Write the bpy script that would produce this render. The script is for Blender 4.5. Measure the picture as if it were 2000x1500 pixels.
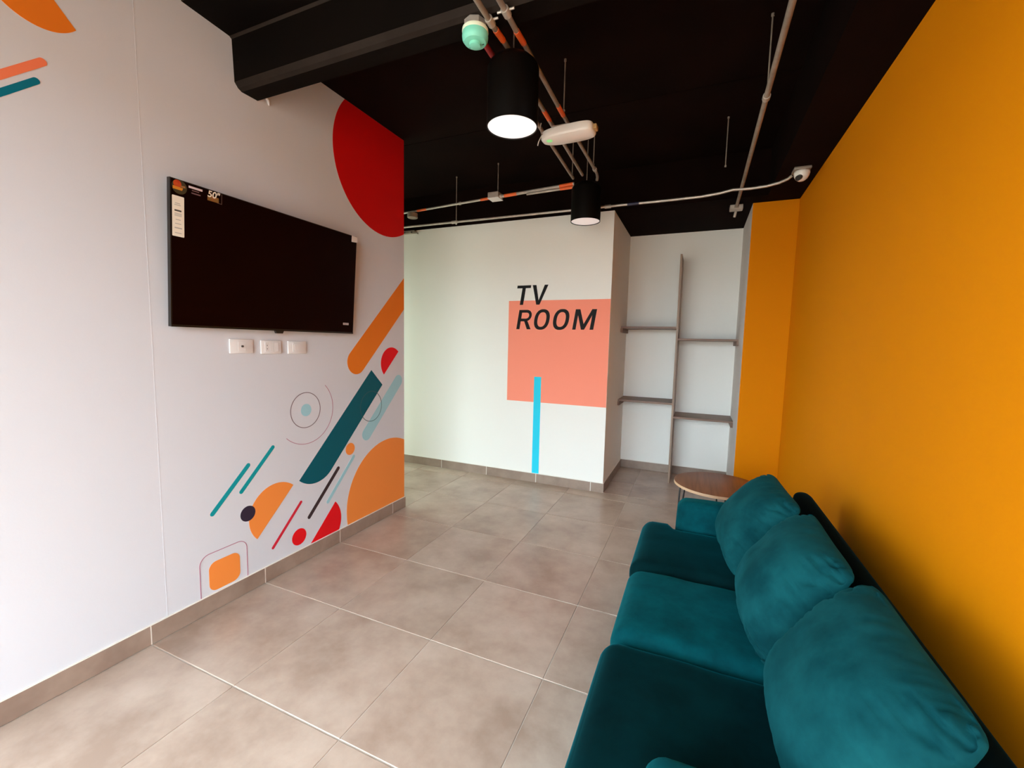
import bpy, bmesh, math, random
from mathutils import Vector, Matrix, noise

for o in list(bpy.data.objects):
    bpy.data.objects.remove(o, do_unlink=True)
scene = bpy.context.scene
COL = scene.collection

# ------------------------------------------------------------------ camera
cam_data = bpy.data.cameras.new('camera')
cam = bpy.data.objects.new('camera', cam_data)
COL.objects.link(cam)
cam_data.sensor_width = 36.0
cam_data.lens = 837.277 / 2000.0 * 36.0
cam_data.clip_start = 0.02
_r = Vector((0.9175, 0.3970, 0.0222)); _d = Vector((0.0576, -0.0773, -0.9953))
_f = _r.cross(_d).normalized(); _d = _f.cross(_r).normalized(); _r.normalize()
cam.matrix_world = Matrix(((_r.x, -_d.x, -_f.x, 2.1848), (_r.y, -_d.y, -_f.y, 0.0),
                           (_r.z, -_d.z, -_f.z, 1.3839), (0, 0, 0, 1)))
scene.camera = cam

# ------------------------------------------------------------------ sky, windows' light, exposure
world = bpy.data.worlds.new('overcast_sky'); scene.world = world
world.use_nodes = True
wn, wl = world.node_tree.nodes, world.node_tree.links
wn.clear()
w_out = wn.new('ShaderNodeOutputWorld'); w_bg = wn.new('ShaderNodeBackground')
w_tc = wn.new('ShaderNodeTexCoord'); w_sep = wn.new('ShaderNodeSeparateXYZ'); w_ramp = wn.new('ShaderNodeValToRGB')
wl.new(w_tc.outputs['Generated'], w_sep.inputs[0]); wl.new(w_sep.outputs['Z'], w_ramp.inputs[0])
w_ramp.color_ramp.elements[0].position = 0.0; w_ramp.color_ramp.elements[0].color = (0.30, 0.30, 0.28, 1)
w_ramp.color_ramp.elements[1].position = 0.06; w_ramp.color_ramp.elements[1].color = (0.72, 0.87, 1.0, 1)
wl.new(w_ramp.outputs[0], w_bg.inputs[0]); w_bg.inputs[1].default_value = 6.0
wl.new(w_bg.outputs[0], w_out.inputs[0])

def portal(name, loc, rot, sx, sy):
    l = bpy.data.lights.new(name, 'AREA'); l.shape = 'RECTANGLE'; l.size = sx; l.size_y = sy
    l.cycles.is_portal = True
    o = bpy.data.objects.new(name, l); COL.objects.link(o); o.location = loc; o.rotation_euler = rot
    return o
REAR = -1.35
portal('daylight_portal_rear', (1.43, REAR + 0.01, 1.25), (math.radians(90), 0, math.radians(180)), 2.6, 2.5)
portal('daylight_portal_side', (0.01, -0.425, 1.25), (0, math.radians(-90), 0), 2.5, 1.45)
portal('daylight_portal_passage', (-2.39, 3.41, 1.35), (0, math.radians(-90), 0), 2.1, 0.9)

vs = scene.view_settings
vs.view_transform = 'Standard'; vs.look = 'None'; vs.gamma = 1.0; vs.use_curve_mapping = False
vs.exposure = 1.66

# ------------------------------------------------------------------ dimensions (metres)
H1, H2, W = 2.931, 2.583, 2.861          # ceiling, lower black soffits, right wall
YL, YB, YN, YC = 2.8505, 3.967, 4.955, 4.143   # end of left wall, back wall, niche back, pillar face
XB, XN = 1.4348, 2.5332                  # niche left and right sides
TP, TY0, TX0 = 0.555, 1.029, 0.008       # tile pitch and joint origin
PASS = -2.4                              # end of the side passage

# ------------------------------------------------------------------ helpers
def lin(r, g, b):
    f = lambda c: (c / 255 / 12.92) if c / 255 <= 0.04045 else ((c / 255 + 0.055) / 1.055) ** 2.4
    return (f(r), f(g), f(b), 1.0)

def mat(name, col, rough=0.6, metal=0.0, spec=0.5, var=0.0, var_scale=6.0, bump=0.0, bump_scale=60.0, sheen=0.0,
        sheen_tint=None, sheen_rough=0.4, emit=None, emit_s=0.0, coat=0.0, col2=None, obj_rand=0.0, detail=4.0):
    m = bpy.data.materials.new(name); m.use_nodes = True
    n, l = m.node_tree.nodes, m.node_tree.links
    b = n['Principled BSDF']
    b.inputs['Roughness'].default_value = rough; b.inputs['Metallic'].default_value = metal
    b.inputs['Specular IOR Level'].default_value = spec
    b.inputs['Base Color'].default_value = col
    tc = n.new('ShaderNodeTexCoord')
    if var > 0 or col2:
        tx = n.new('ShaderNodeTexNoise'); tx.inputs['Scale'].default_value = var_scale; tx.inputs['Detail'].default_value = detail
        tx.inputs['Roughness'].default_value = 0.62
        mp = n.new('ShaderNodeVectorMath'); mp.operation = 'ADD'
        l.new(tc.outputs['Object'], mp.inputs[0])
        oi = n.new('ShaderNodeObjectInfo'); sc = n.new('ShaderNodeVectorMath'); sc.operation = 'SCALE'
        cx = n.new('ShaderNodeCombineXYZ')
        for i in range(3): l.new(oi.outputs['Random'], cx.inputs[i])
        l.new(cx.outputs[0], sc.inputs[0]); sc.inputs['Scale'].default_value = 37.0
        l.new(sc.outputs[0], mp.inputs[1]); l.new(mp.outputs[0], tx.inputs['Vector'])
        rp = n.new('ShaderNodeValToRGB')
        a = col2 or tuple(c * (1 - var) for c in col[:3]) + (1,)
        c_ = col if col2 else tuple(min(1, c * (1 + var)) for c in col[:3]) + (1,)
        rp.color_ramp.elements[0].position = 0.34; rp.color_ramp.elements[0].color = a
        rp.color_ramp.elements[1].position = 0.66; rp.color_ramp.elements[1].color = c_
        l.new(tx.outputs['Fac'], rp.inputs[0])
        src = rp.outputs[0]
        if obj_rand:
            hv = n.new('ShaderNodeHueSaturation')
            mr = n.new('ShaderNodeMapRange'); mr.inputs['To Min'].default_value = 1 - obj_rand; mr.inputs['To Max'].default_value = 1 + obj_rand
            l.new(oi.outputs['Random'], mr.inputs['Value']); l.new(mr.outputs[0], hv.inputs['Value'])
            l.new(src, hv.inputs['Color']); src = hv.outputs[0]
        l.new(src, b.inputs['Base Color'])
    if bump > 0:
        bt = n.new('ShaderNodeTexNoise'); bt.inputs['Scale'].default_value = bump_scale; bt.inputs['Detail'].default_value = 3
        l.new(tc.outputs['Object'], bt.inputs['Vector'])
        bn = n.new('ShaderNodeBump'); bn.inputs['Strength'].default_value = bump; bn.inputs['Distance'].default_value = 0.004
        l.new(bt.outputs['Fac'], bn.inputs['Height']); l.new(bn.outputs[0], b.inputs['Normal'])
    if sheen > 0:
        b.inputs['Sheen Weight'].default_value = sheen; b.inputs['Sheen Roughness'].default_value = sheen_rough
        b.inputs['Sheen Tint'].default_value = sheen_tint or (1, 1, 1, 1)
    if coat: b.inputs['Coat Weight'].default_value = coat
    if emit:
        b.inputs['Emission Color'].default_value = emit; b.inputs['Emission Strength'].default_value = emit_s
    return m

def wood(name, c1, c2, axis='X', rough=0.5, scale=1.0):
    m = bpy.data.materials.new(name); m.use_nodes = True
    n, l = m.node_tree.nodes, m.node_tree.links; b = n['Principled BSDF']; b.inputs['Roughness'].default_value = rough
    tc = n.new('ShaderNodeTexCoord'); mp = n.new('ShaderNodeMapping')
    s = {'X': (1.5, 22, 22), 'Y': (22, 1.5, 22), 'Z': (22, 22, 1.5)}[axis]
    mp.inputs['Scale'].default_value = tuple(v * scale for v in s)
    tx = n.new('ShaderNodeTexNoise'); tx.inputs['Scale'].default_value = 1.6; tx.inputs['Detail'].default_value = 6
    tx.inputs['Distortion'].default_value = 0.6
    rp = n.new('ShaderNodeValToRGB'); rp.color_ramp.elements[0].position = 0.3; rp.color_ramp.elements[0].color = c1
    rp.color_ramp.elements[1].position = 0.7; rp.color_ramp.elements[1].color = c2
    l.new(tc.outputs['Object'], mp.inputs[0]); l.new(mp.outputs[0], tx.inputs['Vector']); l.new(tx.outputs['Fac'], rp.inputs[0])
    l.new(rp.outputs[0], b.inputs['Base Color'])
    return m

def link(name, me, m=None, parent=None, smooth=False):
    o = bpy.data.objects.new(name, me); COL.objects.link(o)
    if m is not None and not me.materials:
        me.materials.append(m)
    if parent is not None:
        o.parent = parent
        o.matrix_parent_inverse = Matrix.Identity(4)
        # geometry is written in world space: cancel the parent's placement
        o.matrix_parent_inverse = pw(parent).inverted()
    if smooth:
        for p in me.polygons: p.use_smooth = True
    return o

def pw(o):
    m = o.matrix_basis.copy()
    return m if o.parent is None else pw(o.parent) @ o.matrix_parent_inverse @ m

def from_bm(name, bm, m=None, parent=None, smooth=False, autosmooth=None):
    bmesh.ops.recalc_face_normals(bm, faces=bm.faces)
    me = bpy.data.meshes.new(name); bm.to_mesh(me); bm.free()
    if autosmooth is not None:
        for p in me.polygons: p.use_smooth = True
        me.set_sharp_from_angle(angle=math.radians(autosmooth))
    return link(name, me, m, parent, smooth)

def thing(name, label, cat, loc=(0, 0, 0), group=None):
    o = bpy.data.objects.new(name, None); COL.objects.link(o); o.location = loc
    o.empty_display_size = 0.05
    return tag(o, label, cat, group)

def tag(o, label, cat, group=None):
    o['label'] = label; o['category'] = cat
    if group: o['group'] = group
    return o

def struct(o, label=None):
    o['kind'] = 'structure'
    if label: o['label'] = label
    return o

def add_box(bm, x0, x1, y0, y1, z0, z1):
    v = [bm.verts.new(c) for c in ((x0, y0, z0), (x1, y0, z0), (x1, y1, z0), (x0, y1, z0),
                                   (x0, y0, z1), (x1, y0, z1), (x1, y1, z1), (x0, y1, z1))]
    fs = [bm.faces.new([v[i] for i in f]) for f in ((0, 3, 2, 1), (4, 5, 6, 7), (0, 1, 5, 4), (1, 2, 6, 5), (2, 3, 7, 6), (3, 0, 4, 7))]
    return v, fs

def box(name, x0, x1, y0, y1, z0, z1, m, parent=None, bevel=0.0, seg=2):
    bm = bmesh.new(); add_box(bm, x0, x1, y0, y1, z0, z1)
    if bevel:
        bmesh.ops.bevel(bm, geom=list(bm.edges), offset=bevel, segments=seg, profile=0.5, affect='EDGES')
        return from_bm(name, bm, m, parent, autosmooth=40)
    return from_bm(name, bm, m, parent)

def prism(name, pts, axis, a0, a1, m, parent=None, autosmooth=None):
    """polygon pts in the plane normal to axis, extruded from a0 to a1"""
    def P(p, a):
        return {'x': (a, p[0], p[1]), 'y': (p[0], a, p[1]), 'z': (p[0], p[1], a)}[axis]
    bm = bmesh.new()
    A = [bm.verts.new(P(p, a0)) for p in pts]; B = [bm.verts.new(P(p, a1)) for p in pts]
    n = len(pts)
    f1 = bm.faces.new(A); f2 = bm.faces.new(list(reversed(B)))
    for i in range(n): bm.faces.new((A[i], A[(i + 1) % n], B[(i + 1) % n], B[i]))
    bm.normal_update(); bmesh.ops.triangulate(bm, faces=[f1, f2], quad_method='FIXED', ngon_method='EAR_CLIP')
    return from_bm(name, bm, m, parent, autosmooth=autosmooth)

def strip(name, inner, outer, axis, a0, a1, m, parent=None, closed=False):
    """band between two point rows, extruded along axis"""
    def P(p, a):
        return {'x': (a, p[0], p[1]), 'y': (p[0], a, p[1]), 'z': (p[0], p[1], a)}[axis]
    bm = bmesh.new(); n = len(inner)
    I0 = [bm.verts.new(P(p, a0)) for p in inner]; O0 = [bm.verts.new(P(p, a0)) for p in outer]
    I1 = [bm.verts.new(P(p, a1)) for p in inner]; O1 = [bm.verts.new(P(p, a1)) for p in outer]
    for i in range(n if closed else n - 1):
        j = (i + 1) % n
        bm.faces.new((I0[i], I0[j], O0[j], O0[i])); bm.faces.new((I1[i], O1[i], O1[j], I1[j]))
        bm.faces.new((I0[i], I1[i], I1[j], I0[j])); bm.faces.new((O0[i], O0[j], O1[j], O1[i]))
    if not closed:
        for k in (0, n - 1): bm.faces.new((I0[k], O0[k], O1[k], I1[k]))
    return from_bm(name, bm, m, parent)

def add_tube(bm, pts, r, n=10, cap=True):
    pts = [Vector(p) for p in pts]; rings = []
    up = Vector((0, 0, 1))
    for i, p in enumerate(pts):
        t = (pts[min(i + 1, len(pts) - 1)] - pts[max(i - 1, 0)]).normalized()
        ref = up if abs(t.dot(up)) < 0.95 else Vector((1, 0, 0))
        a = t.cross(ref).normalized(); b = a.cross(t).normalized()
        rr = r[i] if isinstance(r, (list, tuple)) else r
        rings.append([bm.verts.new(p + rr * (math.cos(2 * math.pi * k / n) * a + math.sin(2 * math.pi * k / n) * b)) for k in range(n)])
    for i in range(len(rings) - 1):
        for k in range(n):
            bm.faces.new((rings[i][k], rings[i][(k + 1) % n], rings[i + 1][(k + 1) % n], rings[i + 1][k]))
    if cap:
        bm.faces.new(rings[0]); bm.faces.new(list(reversed(rings[-1])))

def tube(name, pts, r, m, parent=None, n=10):
    bm = bmesh.new(); add_tube(bm, pts, r, n)
    return from_bm(name, bm, m, parent, autosmooth=50)

def lathe(name, prof, cx, cy, m, parent=None, n=48, cap0=True, cap1=True):
    """profile of (radius, z) turned about a vertical axis"""
    bm = bmesh.new(); rings = []
    for r, z in prof:
        rings.append([bm.verts.new((cx + r * math.cos(2 * math.pi * k / n), cy + r * math.sin(2 * math.pi * k / n), z)) for k in range(n)])
    for i in range(len(rings) - 1):
        for k in range(n):
            bm.faces.new((rings[i][k], rings[i][(k + 1) % n], rings[i + 1][(k + 1) % n], rings[i + 1][k]))
    if cap0: bm.faces.new(rings[0])
    if cap1: bm.faces.new(list(reversed(rings[-1])))
    return from_bm(name, bm, m, parent, autosmooth=35)

def clip(poly, px, py, nx, ny):
    """keep the side where (p - point) . n >= 0"""
    out = []
    for i in range(len(poly)):
        a, b = poly[i], poly[(i + 1) % len(poly)]
        da = (a[0] - px) * nx + (a[1] - py) * ny; db = (b[0] - px) * nx + (b[1] - py) * ny
        if da >= 0: out.append(a)
        if (da >= 0) != (db >= 0):
            t = da / (da - db); out.append((a[0] + t * (b[0] - a[0]), a[1] + t * (b[1] - a[1])))
    return out

def disc(cy, cz, r, n=64): return [(cy + r * math.cos(2 * math.pi * k / n), cz + r * math.sin(2 * math.pi * k / n)) for k in range(n)]
def arc(cy, cz, r, a0, a1, n=40):
    return [(cy + r * math.cos(math.radians(a0 + (a1 - a0) * k / n)), cz + r * math.sin(math.radians(a0 + (a1 - a0) * k / n))) for k in range(n + 1)]
def capsule(y0, z0, y1, z1, r, n=14):
    a = math.degrees(math.atan2(z1 - z0, y1 - y0))
    return arc(y0, z0, r, a + 90, a + 270, n) + arc(y1, z1, r, a - 90, a + 90, n)
def rrect(y0, y1, z0, z1, r, n=8):
    return arc(y1 - r, z1 - r, r, 0, 90, n) + arc(y0 + r, z1 - r, r, 90, 180, n) + arc(y0 + r, z0 + r, r, 180, 270, n) + arc(y1 - r, z0 + r, r, 270, 360, n)

# ------------------------------------------------------------------ materials
M = {}
M['white'] = mat('white_wall_paint', lin(210, 208, 212), 0.75, spec=0.25, bump=0.05, bump_scale=160)
M['white_back'] = mat('cream_wall_paint', lin(240, 234, 226), 0.75, spec=0.25, bump=0.05, bump_scale=160)
M['orange_wall'] = mat('orange_wall_paint', lin(214, 125, 0), 0.75, spec=0.08, bump=0.06, bump_scale=160)
M['beam'] = mat('black_beam_paint', (0.0034, 0.0018, 0.0011, 1), 0.75, spec=0.06, var=0.3, var_scale=2.5, bump=0.15, bump_scale=45)
M['black'] = mat('black_ceiling_paint', (0.0060, 0.0018, 0.0009, 1), 0.9, spec=0.05, var=0.35, var_scale=2.5, bump=0.12, bump_scale=45)
M['tile'] = mat('greige_porcelain_tile', lin(195, 170, 152), 0.31, spec=0.5, col2=lin(162, 134, 116), var_scale=3.2, obj_rand=0.035, detail=7)
M['base_tile'] = mat('taupe_porcelain_skirting', lin(158, 134, 118), 0.45, col2=lin(136, 112, 97), var_scale=5, obj_rand=0.03)
M['grout'] = mat('pale_grout', lin(232, 224, 212), 0.85)
M['floor_grout'] = mat('floor_grout', lin(205, 192, 178), 0.8)
M['screen'] = mat('black_screen', (0.006, 0.0008, 0.0004, 1), 0.32, spec=0.05)
M['tv_plastic'] = mat('black_tv_plastic', (0.006, 0.005, 0.004, 1), 0.35)
M['plate'] = mat('white_plastic', lin(226, 219, 216), 0.4)
M['hole'] = mat('dark_socket', lin(70, 64, 60), 0.5)
M['lamp_black'] = mat('black_lamp_metal', (0.0028, 0.0016, 0.0010, 1), 0.5, spec=0.12)
M['diffuser'] = mat('frosted_diffuser', lin(235, 230, 228), 0.4, emit=(1, 0.97, 0.94, 1), emit_s=0.22)
M['diffuser_dim'] = mat('frosted_diffuser_dim', lin(235, 226, 226), 0.4, emit=(1, 0.93, 0.92, 1), emit_s=0.10)
M['steel'] = mat('galvanised_steel', lin(196, 184, 172), 0.42, metal=0.55, var=0.15, var_scale=14)
M['steel_dull'] = mat('dull_galvanised_steel', lin(150, 134, 120), 0.55, metal=0.35, var=0.2, var_scale=14)
M['tape'] = mat('orange_tape', lin(240, 105, 45), 0.5)
M['red_tape'] = mat('red_conduit_paint', lin(170, 22, 25), 0.5)
M['mint'] = mat('mint_plastic', lin(128, 214, 188), 0.45)
M['mint_dark'] = mat('mint_plastic_slot', lin(40, 90, 80), 0.5)
M['white_pl'] = mat('white_device_plastic', lin(236, 226, 216), 0.3, coat=0.3)
M['led'] = mat('green_light', lin(150, 225, 140), 0.4, emit=(0.3, 1.0, 0.35, 1), emit_s=0.10)
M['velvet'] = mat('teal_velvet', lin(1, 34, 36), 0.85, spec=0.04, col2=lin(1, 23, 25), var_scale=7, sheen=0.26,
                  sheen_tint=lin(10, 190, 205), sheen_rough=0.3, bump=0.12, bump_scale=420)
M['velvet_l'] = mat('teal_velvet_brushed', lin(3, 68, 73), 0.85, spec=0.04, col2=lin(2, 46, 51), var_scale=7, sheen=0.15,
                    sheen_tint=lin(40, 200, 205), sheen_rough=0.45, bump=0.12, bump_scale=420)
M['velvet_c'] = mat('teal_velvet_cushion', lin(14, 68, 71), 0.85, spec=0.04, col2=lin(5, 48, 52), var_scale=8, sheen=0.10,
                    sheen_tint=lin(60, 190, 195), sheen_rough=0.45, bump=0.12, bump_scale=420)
M['velvet_d'] = mat('teal_velvet_shaded_nap', lin(1, 12, 13), 0.9, spec=0.03, col2=lin(1, 8, 9), var_scale=7, sheen=0.10,
                    sheen_tint=lin(10, 120, 130), sheen_rough=0.3, bump=0.12, bump_scale=420)  # backrest copy of the velvet, darkened for cushion shade as well as nap
M['table_top'] = wood('brown_wood_veneer', lin(120, 74, 46), lin(150, 96, 64), 'Y', 0.4)
M['table_edge'] = mat('light_wood_edge', lin(206, 164, 128), 0.5)
M['leg'] = mat('black_rod', (0.012, 0.008, 0.007, 1), 0.45)
M['shelf'] = wood('grey_oak_melamine', lin(104, 72, 56), lin(138, 104, 84), 'X', 0.5)
M['upright'] = wood('grey_oak_melamine_upright', lin(128, 100, 82), lin(164, 136, 114), 'Z', 0.5)
M['frame'] = mat('window_frame_aluminium', lin(60, 60, 62), 0.5, metal=0.4)
P = {
    'orange': mat('paint_orange', lin(240, 138, 60), 0.7, spec=0.2),
    'orange2': mat('paint_deep_orange', lin(232, 122, 28), 0.7, spec=0.2),
    'red': mat('paint_red', lin(226, 14, 24), 0.7, spec=0.2),
    'bigred': mat('paint_red_shaded', lin(205, 0, 0), 0.7, spec=0.2),  # red of the high disc made darker, shade put into the colour
    'teal': mat('paint_dark_teal', lin(0, 86, 98), 0.7, spec=0.2),
    'tealblue': mat('paint_teal_blue', lin(0, 108, 128), 0.7, spec=0.2),
    'cyan': mat('paint_sea_teal', lin(10, 145, 150), 0.7, spec=0.2),
    'pale': mat('paint_pale_blue', lin(158, 200, 208), 0.7, spec=0.2),
    'dark': mat('paint_charcoal', lin(62, 46, 48), 0.7, spec=0.2),
    'plum': mat('paint_dark_plum', lin(50, 38, 54), 0.7, spec=0.2),
    'rose': mat('paint_rose', lin(176, 112, 132), 0.7, spec=0.2),
    'grey': mat('paint_grey_line', lin(120, 100, 104), 0.7, spec=0.2),
    'slate': mat('paint_slate_line', lin(66, 84, 92), 0.7, spec=0.2),
    'crimson': mat('paint_crimson', lin(204, 36, 54), 0.7, spec=0.2),
    'salmon': mat('paint_salmon', lin(240, 124, 84), 0.7, spec=0.2),
    'coral': mat('paint_coral', lin(255, 148, 122), 0.7, spec=0.2),
    'sky': mat('paint_bright_cyan', lin(44, 205, 232), 0.7, spec=0.2),
    'ink': mat('paint_black', (0.006, 0.004, 0.004, 1), 0.6, spec=0.2),
}

# ------------------------------------------------------------------ room shell
SW0, SW1 = -1.15, 0.30                   # side window behind the viewer
# left wall: runs from the rear to YL, with a window opening behind the viewer
bm = bmesh.new()
add_box(bm, -0.12, 0, SW1, YL, 0, H1)
add_box(bm, -0.12, 0, REAR, SW0, 0, H1)
add_box(bm, -0.12, 0, SW0, SW1, 2.5, H1)
wall_left = struct(from_bm('wall_left', bm, M['white']))
struct(box('wall_passage', PASS, -0.12, YL - 0.12, YL, 0, H1, M['white']))
# passage end wall with a window
bm = bmesh.new()
add_box(bm, PASS - 0.12, PASS, YL - 0.12, 2.96, 0, H1)
add_box(bm, PASS - 0.12, PASS, 3.86, YB + 0.1, 0, H1)
add_box(bm, PASS - 0.12, PASS, 2.96, 3.86, 0, 0.3)
add_box(bm, PASS - 0.12, PASS, 2.96, 3.86, 2.4, H1)
struct(from_bm('wall_passage_end', bm, M['white']))
# rear wall with storefront opening
bm = bmesh.new()
add_box(bm, -0.12, 0.13, REAR - 0.12, REAR, 0, H1)
add_box(bm, 2.73, W + 0.12, REAR - 0.12, REAR, 0, H1)
add_box(bm, 0.13, 2.73, REAR - 0.12, REAR, 2.5, H1)
struct(from_bm('wall_rear', bm, M['white']))

def window_unit(n, make):
    bm = bmesh.new(); make(bm)
    return struct(from_bm('window_%d' % n, bm, M['frame']))
def rear_frame(bm):
    for x in (0.13, 0.98, 1.83, 2.69): add_box(bm, x, x + 0.04, REAR - 0.09, REAR - 0.04, 0.0, 2.5)
    for z in (0.0, 2.46): add_box(bm, 0.17, 2.69, REAR - 0.088, REAR - 0.042, z, z + 0.04)
def side_frame(bm):
    for y in (SW0, (SW0 + SW1) / 2 - 0.02, SW1 - 0.04): add_box(bm, -0.09, -0.04, y, y + 0.04, 0.0, 2.5)
    for z in (0.0, 2.46): add_box(bm, -0.088, -0.042, SW0 + 0.04, SW1 - 0.04, z, z + 0.04)
def pass_frame(bm):
    for y in (2.96, 3.39, 3.82): add_box(bm, PASS - 0.09, PASS - 0.04, y, y + 0.04, 0.3, 2.4)
    for z in (0.3, 2.36): add_box(bm, PASS - 0.088, PASS - 0.042, 3.0, 3.82, z, z + 0.04)
def glass(name, tint):
    m = bpy.data.materials.new(name); m.use_nodes = True; n, l = m.node_tree.nodes, m.node_tree.links; n.clear()
    o = n.new('ShaderNodeOutputMaterial'); t = n.new('ShaderNodeBsdfTransparent'); t.inputs[0].default_value = tint
    g = n.new('ShaderNodeBsdfGlossy'); g.inputs['Roughness'].default_value = 0.02; x = n.new('ShaderNodeMixShader'); x.inputs[0].default_value = 0.05
    l.new(t.outputs[0], x.inputs[1]); l.new(g.outputs[0], x.inputs[2]); l.new(x.outputs[0], o.inputs[0]); return m
M['glass'] = glass('clear_window_glass', (0.97, 0.99, 0.98, 1)); M['glass_green'] = glass('green_tinted_glass', (0.90, 0.97, 0.86, 1))  # green tint added to the passage glass to colour its daylight
w1 = window_unit(1, rear_frame); w2 = window_unit(2, side_frame); w3 = window_unit(3, pass_frame)
for xa, xb in ((0.17, 0.98), (1.02, 1.83), (1.87, 2.69)): box('pane', xa, xb, REAR - 0.068, REAR - 0.062, 0.04, 2.46, M['glass'], w1)
ym = (SW0 + SW1) / 2
for ya, yb in ((SW0 + 0.04, ym - 0.02), (ym + 0.02, SW1 - 0.04)): box('pane', -0.068, -0.062, ya, yb, 0.04, 2.46, M['glass'], w2)
for ya, yb in ((3.0, 3.39), (3.43, 3.82)): box('pane', PASS - 0.068, PASS - 0.062, ya, yb, 0.34, 2.36, M['glass_green'], w3)

# right wall: orange up to H2
wall_right = struct(box('wall_right', W, W + 0.12, REAR, YC, 0, H2, M['orange_wall']))
# back wall block, niche back, pillar
wall_back = struct(box('wall_back', PASS - 0.12, XB, YB, YN, 0, H2, M['white_back']))
struct(box('wall_niche', PASS - 0.12, W + 0.12, YN, YN + 0.12, 0, H1, M['white_back']))
bm = bmesh.new(); add_box(bm, XN, W + 0.12, YC, YN, 0, H2)
pillar = struct(from_bm('wall_pillar', bm, M['white_back']))
pillar.data.materials.append(M['orange_wall'])
for p in pillar.data.polygons:
    if p.normal.y < -0.9: p.material_index = 1
# ceiling slabs, seam at 2.925
bm = bmesh.new()
add_box(bm, PASS - 0.12, W + 0.12, REAR - 0.12, 2.921, H1, H1 + 0.12)
add_box(bm, PASS - 0.12, W + 0.12, 2.929, YN + 0.12, H1, H1 + 0.12)
add_box(bm, PASS - 0.12, W + 0.12, 2.921, 2.929, H1 + 0.012, H1 + 0.12)
ceiling = struct(from_bm('ceiling', bm, M['black']))
# black beams: stepped beam across the room, soffit along the right wall, beam over the back wall and niche
beam = struct(prism('trim_1', [(1.262, H1), (1.268, 2.875), (1.285, 2.858), (1.495, 2.846), (1.506, 2.838), (1.513, 2.6445), (1.530, 2.624), (1.5486, 2.6148), (1.634, 2.6157), (1.640, H1)],
             'x', 0, W, M['beam']), 'black stepped ceiling beam with a rounded lower edge')
beam.data.materials.append(mat('grey_black_chamfer_paint', (0.026, 0.018, 0.0135, 1), 0.75, spec=0.1, col2=(0.018, 0.012, 0.009, 1), var_scale=4))  # chamfer faces take a lighter grey-black than the rest of the beam
for p in beam.data.polygons:
    if p.normal.y < -0.4 and p.normal.z < -0.4: p.material_index = 1
struct(box('trim_2', 2.62, W + 0.12, 1.64, YC, H2, H1, M['black']), 'black soffit above the orange wall')
struct(box('trim_3', 2.62, W + 0.12, REAR, 1.262, H2, H1, M['black']), 'black soffit above the orange wall near the window')
struct(box('trim_4', PASS - 0.12, 2.62, YB, YN, H2, H1, M['black']), 'black beam above the cream back wall')
struct(box('trim_5', 2.62, W + 0.12, YC, YN, H2, H1, M['black']), 'black beam above the orange pillar')

# ------------------------------------------------------------------ floor with real tiles
floor = struct(box('floor', PASS - 0.12, W + 0.12, REAR - 0.12, YN + 0.12, -0.1, -0.0025, M['floor_grout']))
tile_cache = {}
def tile_mesh(sx, sy):
    k = (round(sx, 3), round(sy, 3))
    if k not in tile_cache:
        bm = bmesh.new(); add_box(bm, 0, sx, 0, sy, -0.012, 0)
        top = [e for e in bm.edges if all(v.co.z > -0.001 for v in e.verts)]
        bmesh.ops.bevel(bm, geom=top, offset=0.0016, segments=1, affect='EDGES')
        bmesh.ops.recalc_face_normals(bm, faces=bm.faces)
        me = bpy.data.meshes.new('tile'); bm.to_mesh(me); bm.free(); me.materials.append(M['tile']); tile_cache[k] = me
    return tile_cache[k]
GX, GY = 0.0026, 0.0055
def lay(xa, xb, ya, yb):
    if xb - xa < 0.02 or yb - ya < 0.02: return
    o = link('tile', tile_mesh(xb - xa, yb - ya), None, floor); o.location = (xa, ya, 0)
for j in range(-6, 8):
    y0, y1 = TY0 + j * TP + GY / 2, TY0 + (j + 1) * TP - GY / 2
    for i in range(-5, 6):
        x0, x1 = TX0 + i * TP + GX / 2, TX0 + (i + 1) * TP - GX / 2
        if x1 <= 0.02:                                   # passage behind the left wall
            lay(max(x0, PASS), min(x1, XB), max(y0, YL), min(y1, YB))
            continue
        xa, xb = max(x0, 0.0), min(x1, W)
        ya, yb = max(y0, REAR), y1
        if ya < YB: lay(xa, xb, ya, min(yb, YB))
        if yb > YB and xb > XB and ya < YN:              # niche
            lay(max(xa, XB), min(xb, XN), max(ya, YB + (GY if ya < YB else 0)), min(yb, YN))

# ------------------------------------------------------------------ skirting tiles
SK, SH = 0.008, 0.088
def skirting(name, axis, fixed, out, a0, a1, origin):
    """pieces along axis 'x' or 'y' standing on a wall face; out = direction into the room"""
    if axis == 'y':
        root = box(name, min(fixed, fixed + out * 0.0068), max(fixed, fixed + out * 0.0068), a0, a1, 0, SH + 0.004, M['grout'])
    else:
        root = box(name, a0, a1, min(fixed, fixed + out * 0.0068), max(fixed, fixed + out * 0.0068), 0, SH + 0.004, M['grout'])
    struct(root)
    k = math.floor((a0 - origin) / TP)
    while origin + k * TP < a1:
        s, e = max(a0, origin + k * TP + 0.003), min(a1, origin + (k + 1) * TP - 0.003)
        if e - s > 0.01:
            f0, f1 = sorted((fixed + out * 0.0015, fixed + out * SK))
            if axis == 'y': box('skirting_tile', f0, f1, s, e, 0, SH, M['base_tile'], root)
            else: box('skirting_tile', s, e, f0, f1, 0, SH, M['base_tile'], root)
        k += 1
skirting('baseboard_left', 'y', 0, 1, SW1, YL + SK, TY0)
skirting('baseboard_passage', 'x', YL, 1, PASS, 0.0, TX0)
skirting('baseboard_back', 'x', YB, -1, PASS, XB + SK, TX0 + 0.2)
skirting('baseboard_niche_left', 'y', XB, 1, YB, YN - SK, TY0 + 0.1)
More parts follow.
